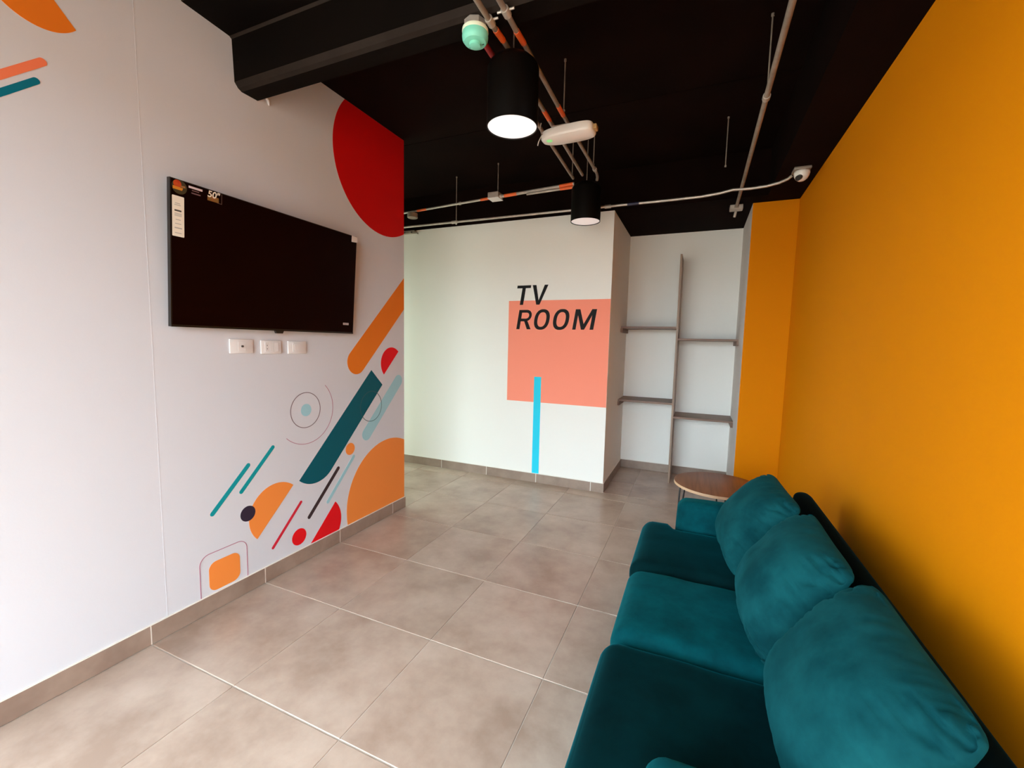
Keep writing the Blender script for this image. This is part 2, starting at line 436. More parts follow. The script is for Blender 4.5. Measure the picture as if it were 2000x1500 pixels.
skirting('baseboard_niche_back', 'x', YN, -1, XB + SK, XN - SK, TX0 + 0.3)
skirting('baseboard_niche_right', 'y', XN, -1, YC, YN - SK, TY0 + 0.2)
skirting('baseboard_pillar', 'x', YC, -1, XN - SK, W - SK, TX0 + 0.1)
skirting('baseboard_right', 'y', W, -1, REAR, YC - SK, TY0)

# ------------------------------------------------------------------ mural on the left wall
mural = thing('wall_mural', 'geometric mural of discs, bars and rings painted on the white left wall', 'mural', (0.0, 1.9, 0.0))
def paint(name, poly, colour, layer=1, label=None):
    o = prism(name, poly, 'x', 0.0, 0.0005 + 0.0005 * layer, P[colour], mural)
    if label: o['label'] = label
    return o
def ring(name, cy, cz, r, wd, colour, layer=1, a0=0, a1=360, closed=True):
    n = 72
    A = [math.radians(a0 + (a1 - a0) * k / n) for k in range(n if closed else n + 1)]
    I = [(cy + (r - wd / 2) * math.cos(a), cz + (r - wd / 2) * math.sin(a)) for a in A]
    O = [(cy + (r + wd / 2) * math.cos(a), cz + (r + wd / 2) * math.sin(a)) for a in A]
    return strip(name, I, O, 'x', 0.0, 0.0005 + 0.0005 * layer, P[colour], mural, closed)
S2 = math.sqrt(0.5)
ZB = SH + 0.004
EDGE = YL - 0.001
paint('disc', clip(clip(disc(2.610, 2.632, 0.473, 96), EDGE, 0, -1, 0), 0, H1 - 0.001, 0, -1), 'bigred', 1, 'large red disc with shade in its colour, cut by the ceiling')
paint('disc_segment', clip(disc(0.807, 2.588, 0.136), 0.914, 2.503, -0.762, -0.648), 'orange2', 1, 'orange disc segment high up')
paint('bar', capsule(0.45, 1.992, 0.814, 2.338, 0.0125), 'salmon', 1, 'salmon slanted bar')
paint('bar', capsule(0.45, 1.938, 0.794, 2.264, 0.0105), 'tealblue', 1, 'blue slanted bar')
paint('bar', clip(capsule(2.321, 1.233, 3.1, 2.012, 0.087), EDGE, 0, -1, 0), 'orange2', 1, 'wide orange slanted bar')
paint('half_disc', clip(disc(2.694, 1.212, 0.122), 2.778, 1.301, -S2, S2), 'red', 1, 'red half disc')
paint('bar', [(2.468, 1.168)] + arc(1.952, 0.652, 0.1785, -133.4, -42, 24) + [(2.586, 1.052)], 'teal', 2, 'wide dark teal slanted bar')
paint('bar', capsule(2.777, 1.069, 2.414, 0.703, 0.0465), 'pale', 1, 'pale blue slanted bar')
ring('ring', 1.890, 0.950, 0.108, 0.0042, 'grey')
paint('dot', disc(1.892, 0.950, 0.038, 32), 'pale', 1, 'pale blue dot inside a ring')
ring('arc_line', 1.895, 0.946, 0.206, 0.0032, 'rose', 1, 45, -135, False)
ring('ring', 2.463, 0.902, 0.111, 0.0036, 'slate', 3)
paint('dot', disc(2.250, 0.628, 0.042, 32), 'orange', 1, 'small orange dot')
paint('disc', clip(clip(disc(2.656, 0.175, 0.446, 96), EDGE, 0, -1, 0), 0, ZB, 0, 1), 'orange', 1, 'large orange disc cut by the skirting')
paint('bar', capsule(1.512, 0.701, 1.318, 0.500, 0.0115), 'cyan', 1, 'sea teal bar')
paint('bar', capsule(1.660, 0.768, 1.469, 0.567, 0.0110), 'cyan', 1, 'sea teal bar')
paint('bar', capsule(2.139, 0.520, 1.897, 0.269, 0.0125), 'dark', 1, 'charcoal bar')
paint('bar', capsule(2.282, 0.567, 2.047, 0.318, 0.0125), 'pale', 1, 'thin pale blue bar')
paint('bar', capsule(1.838, 0.386, 1.643, 0.180, 0.0090), 'crimson', 1, 'crimson bar')
paint('half_disc', clip(disc(1.674, 0.385, 0.169), 1.668, 0.3905, -S2, S2), 'orange', 1, 'orange half disc')
paint('dot', disc(1.501, 0.436, 0.042, 32), 'plum', 2, 'dark plum dot')
paint('dot', disc(1.820, 0.172, 0.051, 32), 'red', 1, 'red dot')
paint('disc_segment', clip(clip(disc(1.976, 0.175, 0.182), 2.111, 0.299, S2, -S2), 0, ZB, 0, 1), 'red', 1, 'red disc segment on the skirting')
paint('rounded_square', rrect(1.289, 1.447, 0.100, 0.252, 0.038), 'orange', 1, 'orange rounded square')
def u_line(y0, y1, z0, z1, r): return [(y0, z0)] + arc(y0 + r, z1 - r, r, 180, 90, 10) + arc(y1 - r, z1 - r, r, 90, 0, 10) + [(y1, z0)]
strip('outline', u_line(1.249, 1.486, ZB, 0.300, 0.046), u_line(1.2455, 1.4895, ZB, 0.3035, 0.0495), 'x', 0, 0.001, P['rose'], mural)

# small marks on the wall itself: a plaster drip under the beam and the joint between two plaster sheets
bm = bmesh.new()
add_tube(bm, [(0.004, 1.684, 2.660), (0.006, 1.690, 2.640), (0.004, 1.697, 2.622)], [0.012, 0.009, 0.004], 8)
from_bm('plaster_drip', bm, M['plate'], wall_left, autosmooth=60)
box('sheet_joint', 0.0, 0.0006, 1.099, 1.1015, ZB, H1, M['white'], wall_left)

# ------------------------------------------------------------------ TV ROOM sign on the back wall
sign = thing('wall_sign', 'painted TV ROOM sign with coral square and blue stripe on the cream wall', 'sign', (0.93, YB, 0.09))
def spaint(name, poly, colour, layer, label=None):
    o = prism(name, poly, 'y', YB, YB - 0.0006 - 0.0006 * layer, P[colour], sign)
    if label: o['label'] = label
    return o
spaint('square', [(0.426, 0.811), (XB - 0.001, 0.811), (XB - 0.001, 1.807), (0.426, 1.807)], 'coral', 1, 'coral pink square')
spaint('stripe', [(0.716, SH + 0.004), (0.789, SH + 0.004), (0.789, 1.064), (0.716, 1.064)], 'sky', 2, 'bright blue stripe')
LS = 0.155                                       # slant of the letters
def letter(name, poly, base, cap=True): return spaint(name, [(x + (z - base) * LS, z) for x, z in poly], 'ink', 3, 'black slanted capital letter')
b1, t1 = 1.766, 1.954
letter('letter_t', [(0.5435, b1), (0.5785, b1), (0.5785, t1 - 0.027), (0.630, t1 - 0.027), (0.630, t1), (0.487, t1), (0.487, t1 - 0.027), (0.5435, t1 - 0.027)], b1)
letter('letter_v', [(0.716, b1), (0.750, b1), (0.806, t1), (0.770, t1), (0.733, b1 + 0.040), (0.684, t1), (0.647, t1)], b1)
b2, t2 = 1.528, 1.717
# R: outline with a counter, built as one band plus leg
def sl(p, base=b2): return [(x + (z - base) * LS, z) for x, z in p]
bm = bmesh.new()
def add_poly(bm, pts, y0, y1):
    A = [bm.verts.new((x, y0, z)) for x, z in pts]; B = [bm.verts.new((x, y1, z)) for x, z in pts]
    n = len(pts); f1 = bm.faces.new(A); f2 = bm.faces.new(list(reversed(B)))
    for i in range(n): bm.faces.new((A[i], A[(i + 1) % n], B[(i + 1) % n], B[i]))
    bm.normal_update(); bmesh.ops.triangulate(bm, faces=[f1, f2], quad_method='FIXED', ngon_method='EAR_CLIP')
yA, yBk = YB, YB - 0.0024
add_poly(bm, sl([(0.512, b2), (0.546, b2), (0.546, t2), (0.512, t2)]), yA, yBk)
add_poly(bm, sl([(0.546, t2 - 0.027), (0.596, t2 - 0.027), (0.596, t2), (0.546, t2)]), yA, yBk)
add_poly(bm, sl([(0.546, t2 - 0.112), (0.596, t2 - 0.112), (0.596, t2 - 0.085), (0.546, t2 - 0.085)]), yA, yBk)
outer = arc(0.596, t2 - 0.056, 0.056, 90, -90, 16); inner = arc(0.596, t2 - 0.056, 0.029, 90, -90, 16)
for k in range(16): add_poly(bm, sl([inner[k], outer[k], outer[k + 1], inner[k + 1]]), yA, yBk)
add_poly(bm, sl([(0.582, t2 - 0.110), (0.618, t2 - 0.110), (0.664, b2), (0.624, b2)]), yA, yBk)
o = from_bm('letter_r', bm, P['ink'], sign); o['label'] = 'black slanted capital letter'
for cx in (0.764, 0.958):
    n = 48
    def se(a, hx, hz): 
        c, s = math.cos(a), math.sin(a); e = 2 / 2.35
        return (cx + hx * math.copysign(abs(c) ** e, c), (b2 + t2) / 2 + hz * math.copysign(abs(s) ** e, s))
    O_ = sl([se(2 * math.pi * k / n, 0.078, 0.0985) for k in range(n)]); I_ = sl([se(2 * math.pi * k / n, 0.044, 0.070) for k in range(n)])
    o = strip('letter_o', I_, O_, 'y', YB, YB - 0.0024, P['ink'], sign, True); o['label'] = 'black slanted capital letter'
letter('letter_m', [(1.084, b2), (1.116, b2), (1.116, t2 - 0.055), (1.168, b2), (1.198, b2), (1.250, t2 - 0.055), (1.250, b2), (1.284, b2), (1.284, t2), (1.240, t2), (1.184, b2 + 0.052), (1.128, t2), (1.084, t2)], b2)

# ------------------------------------------------------------------ television
tv = thing('television', 'black flat television still wearing stickers, hung on the white mural wall', 'television', (0.0, 1.695, 1.42))
xb_, xt_ = 0.048, 0.092        # front face: bottom and top distance from the wall (leans forward)
zb_, zt_ = 1.4255, 2.056
ya_, yb_ = 1.152, 2.240
tvu = Vector((xt_ - xb_, 0, zt_ - zb_)); TVH = tvu.length; tvu.normalize(); tvn = Vector((tvu.z, 0, -tvu.x)); TVW = yb_ - ya_
def tvp(a, b, d=0.0):
    """a metres from the left edge, b metres up from the lower edge, d out of the screen"""
    return Vector((xb_, ya_ + a, zb_)) + tvu * b + tvn * d
def tv_prism(name, poly, d0, d1, m, parent):
    bm = bmesh.new(); A = [bm.verts.new(tvp(a, b, d0)) for a, b in poly]; B = [bm.verts.new(tvp(a, b, d1)) for a, b in poly]
    n = len(poly); f1 = bm.faces.new(A); f2 = bm.faces.new(list(reversed(B)))
    for i in range(n): bm.faces.new((A[i], A[(i + 1) % n], B[(i + 1) % n], B[i]))
    bm.normal_update(); bmesh.ops.triangulate(bm, faces=[f1, f2], quad_method='FIXED', ngon_method='EAR_CLIP')
    return from_bm(name, bm, m, parent)
def rc(a0, a1, b0, b1): return [(a0, b0), (a1, b0), (a1, b1), (a0, b1)]
tv_prism('casing', rc(0, TVW, 0, TVH), -0.022, -0.001, M['tv_plastic'], tv)
tv_prism('rear_housing', rc(0.22, TVW - 0.22, 0.06, TVH - 0.18), -0.030, -0.022, M['tv_plastic'], tv)
tv_prism('screen', rc(0.004, TVW - 0.004, 0.010, TVH - 0.004), -0.001, 0.0005, M['screen'], tv)
tv_prism('lower_bezel', rc(0.0, TVW, 0.0, 0.009), -0.001, 0.0012, M['tv_plastic'], tv)
tv_prism('sensor_box', [(0.515, -0.014), (0.555, -0.014), (0.562, 0.004), (0.508, 0.004)], -0.012, 0.002, M['tv_plastic'], tv)
bm = bmesh.new(); add_box(bm, 0.001, 0.026, 1.50, 1.90, 1.60, 1.90)
o = from_bm('wall_bracket', bm, M['tv_plastic'], tv)
st_white = mat('sticker_paper', lin(238, 226, 208), 0.6)
st_grey = mat('sticker_print_grey', lin(178, 170, 160), 0.6); st_dark = mat('sticker_print_dark', lin(70, 66, 60), 0.6)
st_gold = mat('sticker_gold', lin(120, 92, 40), 0.5, col2=lin(150, 80, 30), var_scale=60); st_line = mat('sticker_outline', lin(78, 56, 48), 0.6)
strip_l = tv_prism('label_sticker', rrect(0.007, 0.054, TVH - 0.240, TVH - 0.070, 0.003, 3), 0.0005, 0.0012, st_white, tv); strip_l['label'] = 'white printed energy label'
for b, h, a0, a1, m_ in ((0.100, 0.003, 0.018, 0.038, st_grey), (0.107, 0.003, 0.016, 0.040, st_grey), (0.128, 0.007, 0.016, 0.043, st_dark), (0.142, 0.0025, 0.016, 0.044, st_grey), (0.147, 0.0025, 0.016, 0.044, st_grey), (0.152, 0.0025, 0.016, 0.044, st_grey),
                     (0.168, 0.003, 0.020, 0.040, st_grey), (0.185, 0.003, 0.018, 0.042, st_grey), (0.202, 0.005, 0.016, 0.045, st_grey), (0.224, 0.003, 0.017, 0.043, st_grey)):
    tv_prism('print_line', rc(a0, a1, TVH - b - h, TVH - b), 0.0012, 0.0015, m_, strip_l)
badge = tv_prism('badge_sticker', disc(0.036, TVH - 0.031, 0.030, 32), 0.0005, 0.0010, mat('badge_dark_olive', lin(58, 50, 26), 0.5), tv); badge['label'] = 'round multicoloured badge sticker'
tv_prism('badge_patch', disc(0.028, TVH - 0.020, 0.016, 20), 0.0010, 0.0014, mat('badge_red', lin(168, 22, 8), 0.5, col2=lin(200, 80, 20), var_scale=40), badge)
tv_prism('badge_patch', [(0.010, TVH - 0.044), (0.046, TVH - 0.044), (0.050, TVH - 0.033), (0.010, TVH - 0.031)], 0.0014, 0.0017, mat('badge_amber', lin(204, 128, 30), 0.5), badge)
tv_prism('badge_patch', [(0.040, TVH - 0.024), (0.058, TVH - 0.022), (0.060, TVH - 0.030), (0.042, TVH - 0.031)], 0.0014, 0.0017, mat('badge_tan', lin(150, 104, 62), 0.5), badge)
fo = tv_prism('print_line', rc(0.073, 0.130, TVH - 0.0215, TVH - 0.0125), 0.0005, 0.0009, mat('print_pinkish_white', lin(222, 200, 204), 0.5), tv)
tv_prism('print_line', rc(0.086, 0.116, TVH - 0.031, TVH - 0.027), 0.0005, 0.0009, mat('print_dim_rose', lin(120, 88, 92), 0.5), tv)
tv_prism('print_line', rc(0.084, 0.122, TVH - 0.043, TVH - 0.038), 0.0005, 0.0009, mat('print_dim_rose_b', lin(120, 88, 92), 0.5), tv)
gold = tv_prism('size_sticker', rc(0.152, 0.202, TVH - 0.050, TVH - 0.028), 0.0005, 0.0009, st_gold, tv); gold['label'] = 'gold and black screen size sticker'
strip('sticker_outline', [], [], 'x', 0, 0, st_line, tv) if False else tv_prism('sticker_outline', rc(0.2145, 0.2175, TVH - 0.052, TVH - 0.006), 0.0005, 0.0009, st_line, tv)
tv_prism('sticker_outline', rc(0.196, 0.2145, TVH - 0.052, TVH - 0.049), 0.0005, 0.0009, st_line, tv)
tv_prism('corner_sticker', [(TVW - 0.046, TVH - 0.040), (TVW + 0.001, TVH - 0.036), (TVW + 0.001, TVH - 0.002), (TVW - 0.046, TVH - 0.001)], 0.0005, 0.0012, mat('corner_sticker_white', lin(226, 212, 204), 0.6), tv)['label'] = 'small white corner sticker'
logo = tv_prism('logo', rc(TVW - 0.092, TVW - 0.044, 0.056, 0.070), 0.0005, 0.0009, mat('logo_white', lin(214, 198, 198), 0.5), tv)
for q in range(3): tv_prism('logo_gap', rc(TVW - 0.081 + q * 0.012, TVW - 0.079 + q * 0.012, 0.058, 0.068), 0.0009, 0.0011, M['tv_plastic'], logo)
# "50" with inch mark
fc = bpy.data.curves.new('size_text', 'FONT'); fc.body = '50"'; fc.size = 0.040; fc.shear = 0.15; fc.offset = 0.0008; fc.extrude = 0.0002
to = bpy.data.objects.new('size_text_tmp', fc); COL.objects.link(to)
dg = bpy.context.evaluated_depsgraph_get(); tme = bpy.data.meshes.new_from_object(to.evaluated_get(dg)); bpy.data.objects.remove(to, do_unlink=True)
rows = Matrix(((0, 0, 1, 0), (1, 0, 0, 0), (0, 1, 0, 0), (0, 0, 0, 1)))
org = tvp(0.151, TVH - 0.0335, 0.0012)
mtx = Matrix(((0, tvu.x, tvn.x, org.x), (1, tvu.y, tvn.y, org.y), (0, tvu.z, tvn.z, org.z), (0, 0, 0, 1)))
tme.transform(mtx); tme.materials.clear(); tme.materials.append(mat('print_cream', lin(240, 224, 200), 0.5))
link('size_text', tme, None, gold)

# ------------------------------------------------------------------ wall plates under the television
def wall_plate(name, y0, z0, label, kind):
    t = thing(name, label, 'wall plate', (0, y0 + 0.0625, z0), 'wall plates under the television')
    w, h = 0.125, 0.074
    box('cover', 0.0, 0.009, y0, y0 + w, z0, z0 + h, M['plate'], t, 0.003, 2)
    if kind == 'coax':
        box('module', 0.009, 0.0105, y0 + 0.043, y0 + 0.083, z0 + 0.012, z0 + 0.062, M['plate'], t, 0.0006, 1)
        bm = bmesh.new(); add_tube(bm, [(0.0105, y0 + 0.063, z0 + 0.037), (0.0165, y0 + 0.063, z0 + 0.037)], 0.0055, 14); from_bm('coax_jack', bm, M['hole'], t, autosmooth=40)
    elif kind == 'switch':
        for k in range(3):
            box('module', 0.009, 0.0108, y0 + 0.022 + k * 0.028, y0 + 0.047 + k * 0.028, z0 + 0.012, z0 + 0.062, M['plate'], t, 0.0006, 1)
        for k in range(2): box('slot', 0.0108, 0.0112, y0 + 0.033, y0 + 0.036, z0 + 0.024 + k * 0.018, z0 + 0.031 + k * 0.018, M['hole'], t)
    else:
        box('module', 0.009, 0.0112, y0 + 0.030, y0 + 0.088, z0 + 0.012, z0 + 0.062, M['plate'], t, 0.0008, 1)
        box('rocker', 0.0112, 0.0128, y0 + 0.040, y0 + 0.078, z0 + 0.019, z0 + 0.055, M['plate'], t, 0.0006, 1)
wall_plate('antenna_outlet', 1.433, 1.302, 'white wall plate with a dark round antenna jack under the television', 'coax')
wall_plate('power_outlet', 1.603, 1.298, 'white wall plate with small slots between two other plates', 'switch')
wall_plate('blank_outlet', 1.771, 1.296, 'white wall plate with one raised square nearest the orange bar', 'rocker')

# ------------------------------------------------------------------ ceiling lamps
def ceiling_lamp(cx, cy, zb, label, dif):
    t = thing('ceiling_lamp', label, 'ceiling lamp', (cx, cy, H1), 'black cylinder ceiling lamps')
    r, h = 0.1125, 0.280
    lathe('shade', [(r - 0.004, zb + 0.012), (r - 0.004, zb), (r, zb), (r, zb + h - 0.040), (r - 0.006, zb + h - 0.026), (r - 0.030, zb + h - 0.003), (r - 0.036, zb + h), (0.02, zb + h)], cx, cy, M['lamp_black'], t, 56, cap0=False)
    lathe('diffuser', [(0.1075, zb + 0.020), (0.1075, zb + 0.004), (0.098, zb + 0.0025), (0.06, zb + 0.0015), (0.01, zb + 0.001)], cx, cy, dif, t, 56)
    tube('bracket', [(cx - 0.06, cy, zb + h + 0.008), (cx + 0.06, cy, zb + h + 0.008)], 0.006, M['steel_dull'], t, 8)
    for dx in (-0.055, 0.055): tube('bracket_stud', [(cx + dx, cy, zb + h - 0.002), (cx + dx, cy, zb + h + 0.010)], 0.005, M['steel_dull'], t, 8)
    tube('hanger', [(cx, cy, zb + h + 0.006), (cx, cy, H1)], 0.0030, M['steel_dull'], t, 8)
ceiling_lamp(1.377, 1.815, 2.330, 'large black cylinder lamp with bright white face hanging nearest the viewer', M['diffuser'])
ceiling_lamp(1.332, 3.340, 2.330, 'black cylinder lamp with dim face hanging before the cream wall', M['diffuser_dim'])

# ------------------------------------------------------------------ conduits and hangers
def conduit(label, pts, r=0.0105, tapes=(), couplings=(), m=None, group='metal conduits under the black ceiling', tm=None):
    m = m or M['steel_dull']
    t = thing('conduit', label, 'conduit', pts[0], group)
    tube('pipe', pts, r, m, t)
    a, b = Vector(pts[0]), Vector(pts[-1])
    for (s, e) in tapes: tube('tape_band', [s, e], r + 0.0016, tm or M['tape'], t)
    for (s, e) in couplings: tube('coupling', [s, e], r + 0.005, M['steel'], t)
    return t
ZC, ZL = 2.650, 2.600
conduit('red painted ceiling conduit starting beside the green detector', [(1.316, 1.64, ZL), (1.290, 1.745, 2.632), (1.276, 1.83, ZC), (1.254, 2.68, ZC), (1.236, 3.30, ZC)],
        tapes=[((1.3125, 1.655, 2.6045), (1.292, 1.737, 2.6295)), ((1.292, 1.737, 2.6295), (1.281, 1.80, 2.6425))], tm=M['red_tape'])
tA = conduit('middle ceiling conduit of three passing over the near lamp', [(1.394, 0.3, ZL), (1.389, 1.60, ZL), (1.374, 1.72, 2.628), (1.360, 1.80, ZC), (1.342, 2.244, ZC), (1.318, 3.26, ZC)],
        tapes=[((1.3875, 1.612, 2.6028), (1.3755, 1.708, 2.6255)), ((1.3395, 2.315, ZC), (1.3365, 2.43, ZC))], couplings=[((1.3895, 1.545, ZL), (1.3892, 1.580, ZL))])
tB = conduit('ceiling conduit of three nearest the orange wall, bent down at its end', [(1.472, 0.3, ZL), (1.464, 1.58, ZL), (1.452, 1.67, 2.617), (1.434, 1.80, ZC), (1.425, 2.35, ZC), (1.426, 3.20, ZC), (1.425, 3.265, ZC - 0.003), (1.422, 3.30, ZC - 0.014), (1.414, 3.32, ZC - 0.030)],
        tapes=[((1.4525, 1.665, 2.616), (1.436, 1.785, 2.6465)), ((1.4262, 2.300, ZC), (1.425, 2.402, ZC))], couplings=[((1.4645, 1.525, ZL), (1.464, 1.560, ZL)), ((1.426, 3.175, ZC), (1.426, 3.20, ZC))])
for par, x, y in ((tB, 1.464, 1.54), (tA, 1.389, 1.562)):
    tube('clamp_bolt', [(x - (0.034 if x > 1.4 else 0.006), y, ZL + 0.004), (x + 0.034, y, ZL + 0.004)], 0.0045, M['steel'], par, 8)
conduit('long conduit above the orange side, ending in a square box at the niche', [(2.413, 0.3, 2.57), (2.413, 4.14, 2.57)], r=0.0125,
        couplings=[((2.413, 2.42, 2.57), (2.413, 2.45, 2.57))])
bx = thing('junction_box', 'galvanised junction box at the conduit end above the niche', 'junction box', (2.412, 4.17, H2))
box('box_body', 2.362, 2.462, 4.13, 4.21, 2.545, H2, M['steel'], bx, 0.004, 1)
tube('stub_pipe', [(2.412, 4.20, 2.548), (2.406, 4.225, 2.505)], 0.011, M['steel'], bx)
box('knockout', 2.395, 2.429, 4.127, 4.131, 2.553, 2.575, M['steel_dull'], bx)

def bc(x): return 3.478 - (x - 0.574) * 0.105          # back conduit pair runs slightly askew
conduit('thicker conduit across the room with orange tape, near the back', [(0.54, bc(0.54), ZC), (1.213, bc(1.213), ZC)], r=0.0125, m=M['steel'],
        tapes=[((0.58, bc(0.58), ZC), (0.70, bc(0.70), ZC)), ((1.09, bc(1.09), ZC), (1.205, bc(1.205), ZC))])
conduit('thin conduit just beneath the thicker taped one near the back', [(0.80, bc(0.80) - 0.012, ZC - 0.0225), (1.215, bc(1.215) - 0.014, ZC - 0.030)], r=0.009, m=M['steel'],
        tapes=[((1.10, bc(1.10) - 0.0137, ZC - 0.0278), (1.205, bc(1.205) - 0.0139, ZC - 0.0298))])
conduit('thin conduit running left from the hanging box into the passage', [(0.437, bc(0.437), ZC), (-1.0, bc(-1.0), ZC)], r=0.0095, m=M['steel'],
        tapes=[((0.430, bc(0.430), ZC), (0.335, bc(0.335), ZC)), ((-0.285, bc(-0.285), ZC), (-0.40, bc(-0.40), ZC))], couplings=[((0.10, bc(0.10), ZC), (0.12, bc(0.12), ZC))])
hb = thing('junction_box', 'square hanging junction box with white underside on the back conduit', 'junction box', (0.487, bc(0.487), ZC))
box('box_body', 0.437, 0.537, bc(0.487) - 0.05, bc(0.487) + 0.05, ZC - 0.016, ZC + 0.032, M['steel'], hb, 0.003, 1)
box('cover_plate', 0.435, 0.539, bc(0.487) - 0.052, bc(0.487) + 0.052, ZC - 0.019, ZC - 0.016, M['plate'], hb)
tube('lock_nut', [(0.537, bc(0.537), ZC), (0.557, bc(0.557), ZC)], 0.019, M['steel'], hb, 8)
db = thing('junction_box', 'round conduit box beside the big red disc near the passage', 'junction box', (-0.46, bc(-0.46), ZC - 0.05))
lathe('box_body', [(0.045, ZC - 0.062), (0.05, ZC - 0.058), (0.05, ZC - 0.018), (0.012, ZC - 0.012)], -0.46, bc(-0.46), M['steel_dull'], db, 20)
tube('stub_pipe', [(-0.46, bc(-0.46), ZC - 0.014), (-0.46, bc(-0.46), ZC - 0.006)], 0.012, M['steel'], db)

YW, ZW = 3.60, 2.512
cw = conduit('long conduit along the top of the cream wall, curving up to the security camera',
        [(-1.2, YW - 0.01, ZW), (1.2, YW + 0.01, ZW), (1.9, YW + 0.015, ZW), (2.14, YW + 0.01, ZW), (2.26, YW - 0.005, ZW + 0.005), (2.35, YW - 0.03, ZW + 0.012), (2.46, YW - 0.035, ZW + 0.006), (2.56, YW - 0.05, ZW + 0.006),
         (2.63, YW - 0.075, ZW + 0.011), (2.675, YW - 0.105, ZW + 0.02), (2.693, YW - 0.125, ZW + 0.03)], r=0.0095, m=M['steel'],
        couplings=[((-0.02, YW, ZW), (0.04, YW, ZW)), ((1.42, YW + 0.012, ZW), (1.47, YW + 0.012, ZW))])
tube('tape_band', [(1.60, YW + 0.0125, ZW), (1.69, YW + 0.013, ZW)], 0.0115, mat('blue_black_tape', lin(40, 36, 62), 0.5), cw)

cb = thing('wall_bracket', 'small metal bracket at the top of the cream wall beside the passage', 'bracket', (-0.76, YB, 2.56))
box('back_plate', -0.85, -0.69, YB - 0.030, YB, 2.548, 2.580, M['steel_dull'], cb, 0.003, 1)
prism('arm', [(-0.71, 2.572), (-0.70, 2.556), (-0.642, 2.530), (-0.640, 2.546)], 'y', YB - 0.045, YB - 0.032, M['steel_dull'], cb)
for x in (-0.82, -0.73): tube('bolt', [(x, YB - 0.040, 2.558), (x, YB - 0.029, 2.558)], 0.008, M['hole'], cb, 8)

def rod(label, x, y, z0, z1=H1, r=0.0035, tip=True):
    t = thing('hanger_rod', label, 'rod', (x, y, z1), 'threaded hanger rods')
    tube('rod', [(x, y, z0), (x, y, z1)], r, M['steel_dull'], t, 8)
    tube('anchor', [(x, y, z1 - 0.012), (x, y, z1)], 0.007, M['steel_dull'], t, 8)
    if tip: tube('nut', [(x, y, z0 - 0.004), (x, y, z0 + 0.006)], 0.007, M['steel'], t, 6)
rod('hanger rod just above the white access point', 1.432, 2.385, ZC + 0.013)
rod('hanger rod on the long conduit above the orange side', 2.414, 2.425, 2.578)
rod('hanger rod dangling free, holding nothing', 2.284, 3.346, 2.612)
rod('hanger rod reaching down to the conduit along the cream wall', 0.015, YW + 0.022, ZW - 0.012)
rod('hanger rod above the square hanging junction box', 0.512, bc(0.512), ZC + 0.034)
rod('short hanger rod between the access point and the far lamp, on its left', 1.238, 3.262, ZC + 0.012)
rod('short hanger rod between the access point and the far lamp, on its right', 1.427, 3.14, ZC + 0.013)

# ------------------------------------------------------------------ smoke detector, access point, security camera
sd = thing('smoke_detector', 'round mint green smoke detector with grey base under the black beam', 'smoke detector', (1.325, 1.565, 2.615))
DX, DY = 1.325, 1.563
lathe('base_box', [(0.040, 2.586), (0.044, 2.590), (0.044, 2.612), (0.038, 2.6165)], DX, DY, M['steel'], sd, 8)
lathe('mount_ring', [(0.050, 2.572), (0.051, 2.576), (0.050, 2.586), (0.042, 2.588)], DX, DY, mat('cream_plastic', lin(226, 232, 206), 0.45), sd, 40)
lathe('housing', [(0.030, 2.536), (0.042, 2.539), (0.049, 2.548), (0.0505, 2.560), (0.0495, 2.572)], DX, DY, M['mint'], sd, 40)
lathe('sensor_cap', [(0.018, 2.524), (0.022, 2.526), (0.023, 2.536)], DX, DY, M['mint'], sd, 32)
for k in range(2):
    a = k * 2.2 + 0.5
    box('vent_slot', DX + 0.030 * math.cos(a) - 0.004, DX + 0.030 * math.cos(a) + 0.004, DY + 0.030 * math.sin(a) - 0.002, DY + 0.030 * math.sin(a) + 0.002, 2.5345, 2.5375, M['mint_dark'], sd)

ap = thing('access_point', 'white rounded network device with green light hung below the conduits', 'access point', (1.455, 2.42, 2.53))
def ap_body():
    bm = bmesh.new()
    u = Vector((0.298, -0.018, 0)).normalized(); v = Vector((0.018, 0.298, 0)).normalized()
    c = Vector((1.455, 2.400, 0))
    def ringp(s, z, n=48):
        out = []
        for k in range(n):
            a = 2 * math.pi * k / n; ca, sa = math.cos(a), math.sin(a); e = 2 / 4.5
            x = 0.152 * math.copysign(abs(ca) ** e, ca); y = 0.066 * math.copysign(abs(sa) ** e, sa)
            if x < 0: y *= 1 - 0.35 * (x / 0.152) ** 2
            out.append(bm.verts.new(c + u * x * s + v * y * s + Vector((0, 0, z))))
        return out
    rings = [ringp(0.90, 2.522), ringp(0.97, 2.526), ringp(1.0, 2.534), ringp(1.0, 2.560), ringp(0.97, 2.568), ringp(0.90, 2.571)]
    for i in range(5):
        for k in range(48): bm.faces.new((rings[i][k], rings[i][(k + 1) % 48], rings[i + 1][(k + 1) % 48], rings[i + 1][k]))
    bm.faces.new(rings[0]); bm.faces.new(list(reversed(rings[-1])))
    from_bm('housing', bm, M['white_pl'], ap, autosmooth=40)
ap_body()
lathe('status_light', [(0.017, 2.5206), (0.017, 2.523)], 1.352, 2.392, M['led'], ap, 20)
box('mount_plate', 1.375, 1.475, 2.36, 2.43, 2.571, 2.585, M['steel'], ap, 0.002, 1)
tube('strap', [(1.372, 2.40, 2.583), (1.338, 2.41, 2.638)], 0.006, M['steel'], ap)
box('end_tab', 1.598, 1.622, 2.365, 2.41, 2.536, 2.560, mat('yellowed_tape', lin(178, 140, 88), 0.5), ap, 0.003, 1)
tube('cable_tie', [(1.318, 2.345, 2.53), (1.308, 2.335, 2.500), (1.300, 2.345, 2.485)], 0.0025, M['white_pl'], ap, 6)
